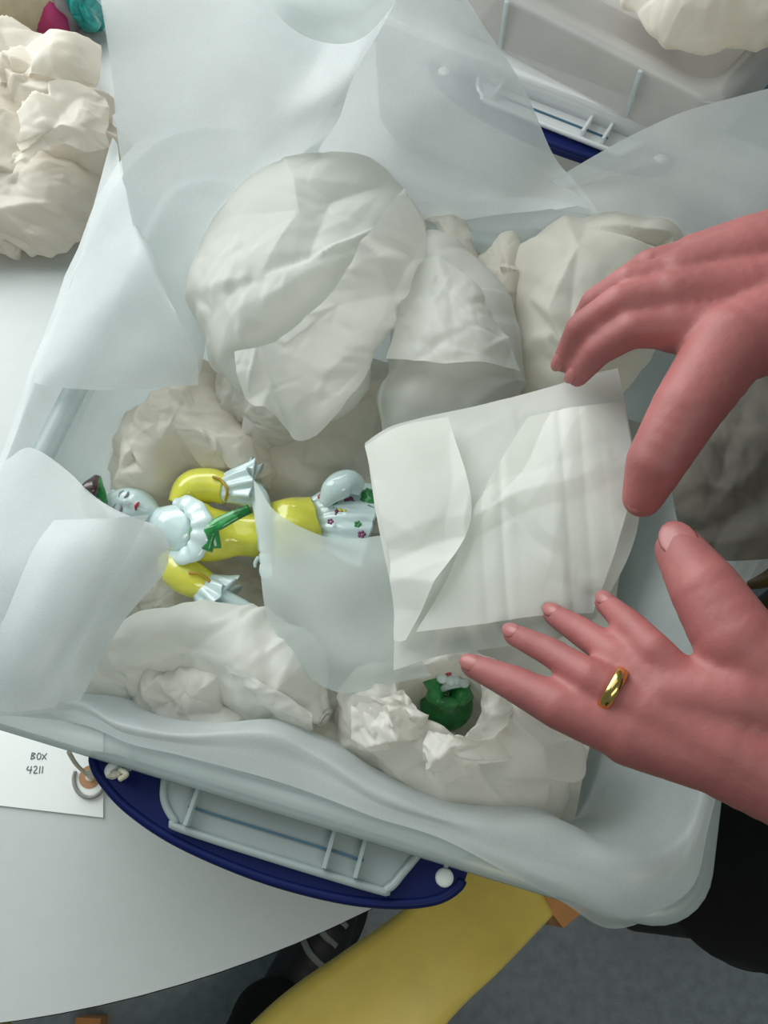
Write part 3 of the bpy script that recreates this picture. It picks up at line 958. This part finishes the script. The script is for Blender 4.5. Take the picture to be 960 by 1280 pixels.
# green sash: a gathered knot with fanned ends
sv = []
for (x1, y1) in ((243, 660), (240, 670), (246, 679), (256, 686), (266, 684)):
    sv.append(tube(PL([(312, 636, .892), (292, 645, .894), (268, 658, .892), (x1, y1, .884)]), [.0035, .0042, .0042, .0058], 12, 30, 0.45))
mesh_obj('sash', *merge(sv), M['glaze_green'], fg)
# white flowered petticoat
v, f = tube(PL([(372, 662, .852), (400, 652, .856), (430, 650, .858), (466, 660, .856)]), [.012, .020, .028, .033], 60, 60, 0.6)
v += normals(v, f) * (np.sin(np.arctan2(v[:, 2] - .856, v[:, 1] - P(430, 655, .856)[1]) * 14) * .0012)[:, None]
pt = mesh_obj('petticoat', v, f, M['porcelain'], fg)
mesh_obj('petticoat_fold', *tube(PL([(404, 630, .874), (418, 612, .880), (436, 603, .882), (452, 610, .878)]), [.004, .0095, .0095, .006], 20, 40, 0.7), M['porcelain'], fg)
def petals(c, r, k, mat, par):
    pr = [ell(np.array(c) + [math.cos(a) * r * .9, math.sin(a) * r * .9, 0], (r * .62, r * .62, r * .3), n=10, m=6) for a in np.linspace(0, 6.283, k + 1)[:k]]
    return mesh_obj('painted_flower', *merge(pr), M[mat], par)
for x, y, r, mt in ((430, 634, .0032, 'glaze_yellow'), (437, 628, .003, 'purple'), (441, 637, .0024, 'red'), (424, 641, .0024, 'purple'), (413, 652, .0016, 'purple'), (447, 655, .0018, 'glaze_green'), (452, 668, .002, 'purple'), (420, 632, .0018, 'glaze_green')):
    petals(P(x, y, .8755 if y > 645 else .8735), r, 5, mt, pt)
petals(P(406, 621, .876), .0034, 6, 'red', pt)
v, f = tube(PL([(456, 612, .868), (460, 630, .868), (462, 650, .862)]), [.004, .009, .006], 16, 24)
mesh_obj('mound', rough(v, f, .01, .0012, 3), f, M['glaze_green'], fg)

# ------------------------------------------------------------------ tissue held in the hands, and the veil below it
pk = thing('tissue_packet', 'folded tissue sheet held between the two hands above the box', 'tissue paper', P(630, 660, 0.985))
rows0 = [[(455, 552, .992), (500, 527, .998), (600, 505, 1.002), (695, 482, 1.008), (772, 462, 1.012)],
         [(462, 600, .990), (510, 590, .998), (610, 575, 1.004), (700, 565, 1.012), (790, 550, 1.016)],
         [(476, 670, .988), (525, 665, .996), (620, 650, 1.004), (705, 640, 1.012), (800, 630, 1.016)],
         [(492, 750, .984), (540, 745, .990), (625, 735, 1.000), (700, 725, 1.008), (788, 690, 1.012)],
         [(492, 838, .978), (550, 820, .982), (630, 808, .990), (690, 800, .998), (745, 772, 1.002)]]
v, f = net(rows0, 110, 110)
v = wrinkle(v, f, .12, .002, 70)
v = rough(v, f, .11, .0010, 71, k=5)
mesh_obj('back_layer', v, f, M['tissue_flat'], pk)
rows1 = [[(x + 6 * (1 if i == 0 else 0), y + 4, z + .004) for i, (x, y, z) in enumerate(r)] for r in rows0[:4]]
rows1 = [[(520, 790, .996), (600, 780, 1.003), (670, 770, 1.008), (742, 766, 1.008)],
         [(560, 720, 1.004), (620, 690, 1.010), (690, 690, 1.016), (772, 680, 1.018)],
         [(600, 620, 1.012), (650, 605, 1.016), (710, 600, 1.020), (792, 590, 1.022)],
         [(660, 520, 1.014), (700, 510, 1.017), (740, 505, 1.020), (780, 500, 1.020)]]
v, f = net(rows1, 110, 90)
q = np.array([(p[0] - P(600, 680, 1.01)[0]) for p in v])
pl = np.exp(-((v[:, 0] - P(665, 690, 1.01)[0]) / .03) ** 2)
v[:, 2] += (np.abs(np.sin(v[:, 0] * 300 + 4 * np.sin(v[:, 1] * 9))) - .5) * .0012 * pl * np.clip(np.sin(v[:, 0] * 130 + 1) + .4, 0, 1)
v = rough(v, f, .11, .0008, 72, k=4)
mesh_obj('front_layer', v, f, M['tissue_flat'], pk)
rows2 = [[(455, 556, .996), (500, 532, 1.003), (560, 520, 1.008)],
         [(475, 640, .996), (530, 640, 1.006), (590, 640, 1.012)],
         [(492, 730, .991), (515, 735, .998), (545, 730, 1.005)],
         [(493, 800, .985), (500, 802, .988), (508, 800, .991)]]
v, f = net(rows2, 60, 80)
mesh_obj('folded_side', rough(v, f, .11, .0008, 73, k=3), f, M['tissue_flat'], pk)

sheet('foam_veil', 'thin translucent foam veil covering the lower half of the figurine', [
    [(318, 600, .902), (345, 640, .912), (395, 668, .912), (440, 672, .912), (490, 668, .914)],
    [(322, 670, .905), (352, 690, .915), (400, 700, .918), (450, 705, .92), (500, 710, .92)],
    [(328, 730, .905), (365, 750, .915), (410, 765, .92), (455, 775, .922), (510, 780, .922)],
    [(340, 785, .90), (385, 805, .912), (420, 822, .915), (460, 830, .918), (530, 830, .918)],
    [(385, 840, .895), (405, 858, .900), (432, 866, .902), (470, 858, .908), (540, 845, .91)]], M['veil'], (0.05, 0.002, 81), 60, 60)

# ------------------------------------------------------------------ the person: two hands, arms, body, trousers, boot
def ball(c, r):
    return ell(c, (r, r, r), n=18, m=12)


def cone(a, b, ra, rb, k=9):
    a, b = np.array(a, float), np.array(b, float)
    return [ball(a + (b - a) * t, ra + (rb - ra) * t) for t in np.linspace(0, 1, k)]


def limb(pts, rad, step=0.45):
    """chain of overlapping spheres along a path, later fused into one skin"""
    out = []
    for i in range(len(pts) - 1):
        a, b = np.array(pts[i]), np.array(pts[i + 1])
        k = max(2, int(np.linalg.norm(b - a) / (step * min(rad[i], rad[i + 1]))) + 1)
        out += cone(a, b, rad[i], rad[i + 1], k)
    return out


def fuse(name, parts, mat, parent, voxel=0.002, smooth=8):
    v, f = merge(parts)
    o = mesh_obj(name, v, f, mat, parent)
    r = o.modifiers.new('fuse', 'REMESH')
    r.mode = 'VOXEL'
    r.voxel_size = voxel
    s = o.modifiers.new('soften', 'SMOOTH')
    s.iterations = smooth
    s.factor = 0.6
    bpy.context.view_layer.update()
    dg = bpy.context.evaluated_depsgraph_get()
    me = bpy.data.meshes.new_from_object(o.evaluated_get(dg))
    o.modifiers.clear()
    old = o.data
    o.data = me
    bpy.data.meshes.remove(old)
    me.name = name
    me.polygons.foreach_set('use_smooth', [True] * len(me.polygons))
    return o


person = thing('person', 'person in black at the right reaching in with both bare hands to hold tissue', 'person', (0.62, 0.03, 0))
parts = []
# lower hand (left hand, ring on it): wrist at the right edge
wr = [P(1000, 880, 1.045), P(990, 975, 1.035)]
kn = dict(index=P(856, 856, 1.044), middle=P(832, 868, 1.044), ring=P(808, 888, 1.041), little=P(788, 916, 1.033))
fing = dict(index=[P(818, 812, 1.046), P(787, 780, 1.038), P(757, 754, 1.024)],
            middle=[P(770, 820, 1.036), P(724, 788, 1.024), P(692, 768, 1.010)],
            ring=[P(738, 846, 1.040), P(686, 814, 1.028), P(642, 793, 1.012)],
            little=[P(700, 884, 1.032), P(640, 853, 1.022), P(590, 832, 1.010)])
frad = dict(index=(.0098, .0080, .0070, .0056), middle=(.0098, .0080, .0071, .0057), ring=(.0098, .0080, .0070, .0056), little=(.0135, .0104, .0084, .0060))
for k in kn:
    parts += limb([kn[k]] + fing[k], frad[k])
    w = wr[0] if k in ('index', 'middle') else wr[1]
    parts += limb([kn[k], 0.5 * (kn[k] + w) + [0, 0, .003], w], [frad[k][0] * 1.1, .0165, .022])
parts += limb([P(872, 880, 1.034), P(935, 905, 1.035), P(1000, 930, 1.035)], [.014, .021, .025])
# thumb
parts += limb([P(985, 860, 1.045), P(920, 800, 1.052), P(882, 738, 1.050), P(850, 688, 1.040)], [.024, .0185, .0158, .0118])
lw = P(1000, 928, 1.038)
# upper hand (right hand)
wr2 = [P(1015, 300, 1.060), P(1015, 420, 1.055)]
kn2 = dict(index=P(842, 408, 1.058), middle=P(838, 372, 1.062), ring=P(846, 345, 1.060), little=P(868, 322, 1.052))
fing2 = dict(index=[P(790, 412, 1.060), P(748, 438, 1.044), P(722, 470, 1.024)],
             middle=[P(775, 378, 1.062), P(726, 410, 1.044), P(704, 452, 1.022)],
             ring=[P(786, 352, 1.058), P(744, 378, 1.042), P(722, 412, 1.024)],
             little=[P(812, 332, 1.050), P(780, 352, 1.034), P(764, 380, 1.018)])
frad2 = dict(index=(.0118, .0094, .0082, .0062), middle=(.0118, .0094, .0082, .0062), ring=(.0112, .0090, .0080, .0060), little=(.0110, .0090, .0078, .0060))
for k in kn2:
    parts += limb([kn2[k]] + fing2[k], frad2[k])
    w = wr2[1] if k in ('index',) else 0.5 * (wr2[0] + wr2[1]) if k == 'middle' else wr2[0]
    parts += limb([kn2[k], 0.5 * (kn2[k] + w), w], [frad2[k][0] * 1.15, .018, .022])
parts += limb([P(985, 400, 1.058), P(912, 432, 1.062), P(858, 512, 1.058), P(820, 578, 1.046), P(803, 622, 1.034)], [.024, .0205, .0170, .0145, .0100])
uw = P(1015, 362, 1.058)
# forearms, upper arms, trunk (outside the picture)
el1, sh1 = np.array([0.46, -0.10, 1.02]), np.array([0.64, -0.14, 1.34])
el2, sh2 = np.array([0.47, 0.26, 1.06]), np.array([0.66, 0.22, 1.36])
parts += limb([lw, lw + (el1 - lw) * .3, el1, sh1], [.027, .032, .042, .052])
parts += limb([uw, uw + (el2 - uw) * .3, el2, sh2], [.027, .032, .042, .052])
pel, che = np.array([0.66, 0.03, 0.95]), np.array([0.67, 0.04, 1.28])
parts += limb([pel, che], [.13, .13])
parts += limb([sh1, sh2], [.06, .06])
parts += limb([che, np.array([0.66, .04, 1.47])], [.09, .05])
body = fuse('body', parts, M['skin'], person, 0.0019, 6)

# fingernails
def nail(c, d, up, w=.0052, l=.0065):
    d, up = unit(d), unit(up)
    up = unit(up - d * (up @ d))
    s = np.cross(d, up)
    v, f = ell((0, 0, 0), (w, l, .0012), n=16, m=8)
    v[:, 2] -= (v[:, 0] / w) ** 2 * .0012
    mesh_obj('fingernail', v @ np.array([s, d, up]) + c, f, M['nail'], body)
for F_, rad in ((fing, frad), (fing2, frad2)):
    for k in F_:
        a, b = F_[k][1], F_[k][2]
        d = unit(b - a)
        up = unit(np.array([-.15, .05, 1.0]) - d * (np.array([-.15, .05, 1.0]) @ d))
        nail(b - d * .001 + up * rad[k][3] * .88, d, up, rad[k][3] * .72, rad[k][3] * .95)
for a, b, r in ((P(882, 738, 1.050), P(850, 688, 1.040), .0118), (P(820, 578, 1.046), P(803, 622, 1.034), .0085)):
    d = unit(b - a)
    up = unit(np.array([-.3, 0, 1.0]) - d * (np.array([-.3, 0, 1.0]) @ d))
    nail(b - d * .001 + up * r * .88, d, up, r * .72, r * .95)
# wedding ring on the lower hand
a, b = kn['ring'], fing['ring'][0]
c = a + (b - a) * .62
d = unit(b - a)
s = unit(np.cross(d, [0, 0, 1]))
w = np.cross(s, d)
n, rr_ = 48, .0096
prof = [(-.0028, 0), (-.0024, .0011), (0, .0016), (.0024, .0011), (.0028, 0), (0, -.0006)]
V = []
for x, h in prof:
    for i in range(n):
        t = 2 * math.pi * i / n
        V.append(c + d * x + (rr_ + h) * (math.cos(t) * s + math.sin(t) * w))
Fc = []
for j in range(len(prof)):
    for i in range(n):
        Fc.append((j * n + i, j * n + (i + 1) % n, ((j + 1) % len(prof)) * n + (i + 1) % n, ((j + 1) % len(prof)) * n + i))
o = mesh_obj('finger_ring', V, Fc, M['gold'], person)
o['label'] = 'gold ring on the lower hand'
# black top over the trunk, sleeves pushed up
jp = limb([pel + [0, 0, -.05], pel, che, che + [0, 0, .08]], [.15, .15, .15, .11])
jp += limb([el1 + (sh1 - el1) * .05, sh1], [.055, .068]) + limb([el2 + (sh2 - el2) * .05, sh2], [.055, .068]) + limb([sh1, sh2], [.08, .08])
fuse('black_top', jp, M['black'], person, 0.012, 4)
# trousers and boots
ft = P(862, 1128, 0.0)
ankle = np.array([ft[0] + .02, ft[1], 0.12])
tp = limb([ankle + [.015, 0, .02], P(930, 1098, .45), np.array([0.64, -.05, .92])], [.085, .085, .11])
tp += limb([np.array([.70, .16, .12]), np.array([.68, .14, .5]), np.array([.67, .10, .92])], [.075, .085, .11])
tr = fuse('trousers', tp, M['black'], person, 0.010, 5)
fd = unit(P(800, 1140, 0.03) - P(900, 1130, 0.03))
for base, dd in ((ft, fd), (np.array([.70, .16, 0]), np.array([-1, 0.1, 0]))):
    bp = limb([base - dd * .05 + [0, 0, .045], base + dd * .02 + [0, 0, .05], base + dd * .09 + [0, 0, .034]], [.043, .046, .032])
    bp += limb([base - dd * .02 + [0, 0, .05], base - dd * .01 + [0, 0, .14]], [.045, .045])
    v, f = merge(bp)
    v[:, 2] = np.maximum(v[:, 2], .004)
    bt = fuse('boot', [(v, f)], M['leather'], person, 0.005, 4)
    if base is ft:
        for k in range(14):
            q = P(857 + k * 1.7, 1112 + k * 4.0, .105 - .0035 * k)
            mesh_obj('zip_tooth', *prism([q[:2] + [-.004, -.002], q[:2] + [.004, -.002], q[:2] + [.004, .002], q[:2] + [-.004, .002]], q[2] - .02, q[2] + .004), M['zipper'], bt, smooth=False)

# ------------------------------------------------------------------ card tag on a string
tg = thing('card_tag', 'white card tag reading BOX 4211 tied to the blue handle', 'tag', P(60, 965, TZ))
zt = TZ + .0015
tp_ = [P(-60, 888, zt), P(100, 888, zt), P(129, 915, zt), P(129, 1022, zt), P(-60, 1000, zt)]
mesh_obj('card', *prism(tp_, TZ + .0003, zt), M['paper'], tg, smooth=False)
def stroke(pts, r=.00035):
    return tube([P(x, y, zt + .0003) for x, y in pts], r, 6, max(8, len(pts) * 5), 0.5)
# handwriting: BOX / 4211
wr_ = []
wr_.append(stroke([(40, 941), (38.5, 949)]))
wr_.append(stroke([(40, 941), (44, 942), (40.5, 944.6), (43.5, 947), (38.6, 949)]))
wr_.append(tube([P(x, y, zt + .0003) for x, y in [(48, 941.5), (46.2, 945), (47, 949), (50, 948), (51, 944), (49.6, 941.6)]], .00035, 6, 30, .5, closed=True))
wr_.append(stroke([(52.5, 942.5), (57.5, 949)]))
wr_.append(stroke([(58.5, 941.5), (52, 949.5)]))
wr_.append(stroke([(35.5, 957.5), (33.5, 962), (40, 962.5)]))
wr_.append(stroke([(39.2, 957.5), (37.4, 967)]))
wr_.append(stroke([(42, 959), (44.5, 957.5), (46, 960), (42, 966), (47, 966.2)]))
wr_.append(stroke([(50, 957.5), (49, 966.5)]))
wr_.append(stroke([(53.5, 957.5), (52.5, 966.5)]))
mesh_obj('handwriting', *merge(wr_), M['ink'], tg)
cr_ = P(113, 971, zt)
mesh_obj('reinforcing_ring', *prism([cr_[:2] + np.array([math.cos(a), math.sin(a)]) * .0085 for a in np.linspace(0, 6.283, 40)[:-1]], zt, zt + .0004), M['brown'], tg, smooth=False)
mesh_obj('eyelet', *ell(cr_ + [0, 0, .0005], (.0036, .0036, .0009)), M['string'], tg)
lp = [P(112 + 20 * math.cos(a), 974 + 23 * math.sin(a), zt + .0016) for a in np.linspace(0.35, 3.6, 9)]
mesh_obj('grey_loop', *tube(lp, .0014, 8, 60), M['greystring'], tg)
zh = RZ - .012
mesh_obj('string', *merge([tube([P(152, 966, zh), P(130, 966, zh - .02), P(108, 965, .80), P(112, 971, zt + .002)], .0016, 8, 40),
                            tube([P(152, 969, zh), P(128, 970, zh - .02), P(112, 968, .80), P(114, 972, zt + .002)], .0016, 8, 40),
                            tube([P(86, 940, .86), P(95, 955, .83), P(106, 966, .80)], .0014, 8, 24),
                            tube([P(150, 962, zh + .003), P(158, 968, zh + .005), P(150, 974, zh + .002)], .0016, 8, 20)]), M['string'], tg)

# ------------------------------------------------------------------ tissue heap and things at the far left
hp = bundle('tissue_heap', 'big crumpled tissue heap on the table at the top left', [(-70, 90), (-20, 62), (50, 58), (90, 52), (118, 62), (130, 105), (138, 140), (146, 190), (100, 225), (40, 235), (-10, 245), (-80, 230), (-100, 140)],
            TZ + .035, .055, .034, .075, .012, 91, 'tissue_heap', group='packing tissue on the table', cat='tissue paper', n=240, m=80)
paper('loose_fold', [
    [(-20, 66, .81), (30, 52, .825), (80, 52, .825), (122, 66, .80)],
    [(-15, 90, .825), (30, 76, .838), (80, 80, .838), (128, 100, .81)],
    [(-10, 112, .82), (30, 96, .832), (75, 102, .832), (120, 118, .805)]], .05, .006, 92, 'tissue_heap', hp, 70, 40)
paper('loose_fold', [
    [(20, 120, .83), (60, 110, .85), (100, 105, .845), (136, 118, .82)],
    [(30, 160, .84), (70, 150, .855), (110, 150, .848), (140, 155, .82)],
    [(10, 205, .825), (70, 180, .835), (110, 190, .83), (146, 185, .80)]], .06, .007, 93, 'tissue_heap', hp, 70, 50)
bundle('tissue_pad', 'smoother tissue pad in front of the crumpled heap at the left', [(-60, 240), (0, 222), (60, 200), (110, 185), (146, 190), (140, 235), (125, 270), (85, 305), (40, 320), (5, 312), (-60, 310)],
       TZ + .02, .045, .019, .09, .006, 94, 'tissue_heap', group='packing tissue on the table', cat='tissue paper', n=200, m=60)
v, f = tube(PL([(-60, 6, .785), (0, 0, .785), (58, -16, .785)]), [.042, .042, .040], 30, 30)
tag(mesh_obj('cardboard_roll', v, f, M['tan']), 'tan roll at the top left corner behind the tissue heap', 'roll')
v, f = blob([(44, 22), (60, 10), (76, 12), (82, 26), (70, 36), (50, 34)], TZ + .03, .025, .03, 60, 20)
tag(mesh_obj('magenta_cloth', rough(v, f, .03, .003, 95), f, M['magenta']), 'magenta cloth scrap peeping over the tissue heap', 'cloth')
v, f = blob([(62, 10), (66, -20), (88, -24), (92, 12), (80, 28), (70, 22)], TZ + .03, .035, .03, 60, 20)
tag(mesh_obj('mauve_cloth', rough(v, f, .03, .003, 96), f, M['mauve']), 'grey-mauve cloth between the magenta scrap and turquoise packet', 'cloth')
v, f = blob([(84, 8), (86, -24), (114, -28), (124, 0), (116, 24), (98, 20)], TZ + .035, .04, .034, 60, 24)
tag(mesh_obj('turquoise_packet', rough(v, f, .03, .004, 97), f, M['turq']), 'shiny turquoise packet at the top behind the foam flap', 'packet')

# tissue ball on the lid, and the blue thing at the right edge
bundle('tissue_wad', 'crumpled tissue ball resting on the clear lid at the top right', [(770, -40), (790, 5), (815, 38), (850, 48), (890, 56), (920, 48), (960, 50), (1000, 40), (1000, -50), (880, -80)], .975, .05, .02, .065, .0045, 98, 'tissue_warm', group=None, n=200, m=60)
tq = P(965, 84, .905)
tb_ = [tq + u3 * a + n3 * b for a, b in ((-.02, -.035), (.07, -.035), (.07, .06), (-.02, .06))]
tu = thing('teal_container', 'dark teal container inside the second box at its right end', 'container', (tq + u3 * .025 + n3 * .012) * [1, 1, 0] + [0, 0, TZ + .004])
bevel(mesh_obj('body', *prism(tb_, TZ + .004, .89), M['teal'], tu, smooth=False), .004)
tl = [tq + u3 * a + n3 * b for a, b in ((-.023, -.038), (.073, -.038), (.073, .063), (-.023, .063))]
bevel(mesh_obj('lid', *prism(tl, .89, .905), M['teal'], tu, smooth=False), .003)

# ------------------------------------------------------------------ yellow armchair below the table
ch = thing('armchair', 'yellow wooden-framed armchair whose curved arm shows below the box', 'chair', (-0.12, -0.52, 0))
def arm(path, wid, name='armrest'):
    p = catmull(np.array(path), 60)
    w = catmull(np.array(wid, float).reshape(-1, 1), 60)[:, 0]
    t = np.gradient(p, axis=0)
    V = []
    prof = [(-.5, -.6), (-.5, .3), (-.46, .75), (-.38, 1.0), (0, 1.12), (.38, 1.0), (.46, .75), (.5, .3), (.5, -.6), (.44, -1), (0, -1.05), (-.44, -1)]
    for k in range(60):
        d = unit([t[k][0], t[k][1], 0])
        s = np.array([-d[1], d[0], 0])
        for x, h in prof:
            V.append(p[k] + s * x * w[k] + np.array([0, 0, h * .013]))
    n = len(prof)
    F = grid_faces(n, 60, True) + [tuple(range(n)), tuple(range(59 * n, 60 * n))[::-1]]
    return mesh_obj(name, V, F, M['yellow'], ch)
ar = [P(662, 1096, .60), P(622, 1124, .615), P(580, 1158, .635), P(535, 1200, .645), P(470, 1258, .65), P(380, 1335, .645), P(255, 1460, .63)]
arm(ar, [.070, .080, .084, .082, .092, .10, .09])
e0 = P(690, 1122, .60)
mesh_obj('front_post', *prism([P(672, 1118, .60), P(708, 1100, .60), P(742, 1130, .60), P(704, 1160, .60)], 0.0, .60), M['wood'], ch, smooth=False)
mesh_obj('foot_rail', *band(P(112, 1272, .03), P(90, 1420, .03), 0.0, .035, .035), M['wood'], ch, smooth=False)
arm([P(20, 1312, .615), P(-20, 1340, .625), P(-60, 1400, .63), P(-90, 1480, .63)], [.09, .10, .10, .10])
seat = [(-.30, -.30), (.16, -.30), (.14, -.78), (-.28, -.78)]
bevel(mesh_obj('seat', *prism(np.array(seat), .38, .46), M['yellow'], ch, smooth=False), .02, 4)
bevel(mesh_obj('backrest', *prism(np.array([(-.28, -.78), (.14, -.78), (.14, -.84), (-.28, -.84)]), .40, .92), M['yellow'], ch, smooth=False), .02, 4)
for x, y in ((-.27, -.80), (.13, -.80)):
    mesh_obj('leg', *prism([(x - .02, y - .02), (x + .02, y - .02), (x + .02, y + .02), (x - .02, y + .02)], 0, .42), M['wood'], ch, smooth=False)
for y in (-.76,):
    mesh_obj('rail', *prism([(-.36, y - .015), (.2, y - .015), (.2, y + .015), (-.36, y + .015)], .34, .385), M['wood'], ch, smooth=False)

# wooden chair arm tip at the right edge behind the lower hand
wd = thing('wooden_chair', 'dark wooden chair arm tip at the right edge between the two hands', 'chair', (0.62, 0.32, 0))
q0, q1, q2 = P(916, 734, .66), P(945, 716, .66), P(1030, 690, .66)
mesh_obj('armrest', *tube([q0, q1, q2, q2 + [.1, .02, 0]], [.004, .016, .024, .024], 20, 40, 0.7), M['wood_dark'], wd)
mesh_obj('post', *tube([q2 + [.05, .02, 0], [q2[0] + .05, q2[1] + .02, 0]], .018, 14, 6), M['wood_dark'], wd)

dc = paper('shade_sheet', [
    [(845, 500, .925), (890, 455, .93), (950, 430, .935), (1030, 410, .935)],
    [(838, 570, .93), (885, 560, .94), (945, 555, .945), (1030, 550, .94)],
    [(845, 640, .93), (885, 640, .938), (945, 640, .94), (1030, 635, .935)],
    [(860, 690, .925), (890, 700, .93), (940, 700, .93), (1030, 690, .92)]], .09, .003, 99, 'dim_shade')
tag(dc, 'dark olive-grey sheet added over the right rim to darken the shaded spot beneath the upper wrist', 'cloth')  # added sheet, its dark colour stands in for shade from arm and packet

# ------------------------------------------------------------------ laced shoe under the table edge
sh = thing('person', 'black laced shoe and black trouser leg of someone standing at the table edge', 'person', P(380, 1215, 0))
heel, toe = P(352, 1262, 0), P(432, 1118, 0)
sd = unit(toe - heel)
ss = np.array([-sd[1], sd[0], 0])
ln = .27
h0 = heel - sd * .06
sole = []
for t, w in ((0, .030), (.06, .036), (.25, .038), (.45, .040), (.65, .048), (.8, .046), (.92, .034), (1.0, .012)):
    sole.append((t, w))
pts = [h0 + sd * ln * t + ss * w for t, w in sole] + [h0 + sd * ln * t - ss * w for t, w in sole[::-1]]
pts = catmull(np.array(pts), 60, True)
mesh_obj('sole', *prism(pts[:, :2], 0.0, .022), M['leather'], sh)
up = limb([h0 + sd * .03 + [0, 0, .055], h0 + sd * .10 + [0, 0, .060], h0 + sd * .18 + [0, 0, .045], h0 + sd * .235 + [0, 0, .036]], [.036, .042, .042, .030])
v, f = merge(up)
v[:, 2] = np.maximum(v[:, 2], .012)
upo = fuse('shoe_upper', [(v, f)], M['leather'], sh, .005, 4)
for k, t in enumerate((.150, .180, .208)):
    c = h0 + sd * t
    zz = .104 - (t - .125) * .26
    mesh_obj('lace', *tube([c - ss * .026 - sd * .006 + [0, 0, zz - .012], c + [0, 0, zz], c + ss * .024 + sd * .012 + [0, 0, zz - .012]], .0045, 10, 20, .5), M['lace'], upo)
ak = h0 + sd * .055
lg = limb([ak + [0, 0, .10], ak + [-.02, -.10, .26], ak + [-.05, -.28, .5], ak + [-.06, -.62, .54]], [.056, .058, .072, .09])
lg += limb([ak + [-.06, -.60, .54], np.array([-.05, -.70, .60])], [.10, .12])
torso_blocker = limb([np.array([-.05, -.70, .60]), np.array([-.05, -.68, .95]), np.array([-.05, -.66, 1.10])], [.12, .13, .09])  # unseen torso, added to keep ambient light off the near table edge
torso_blocker += limb([np.array([-.23, -.67, 1.06]), np.array([.13, -.67, 1.06])], [.07, .07])
fuse('black_top', torso_blocker, M['black'], sh, .012, 4)
fuse('trouser_leg', lg, M['black'], sh, .008, 4)
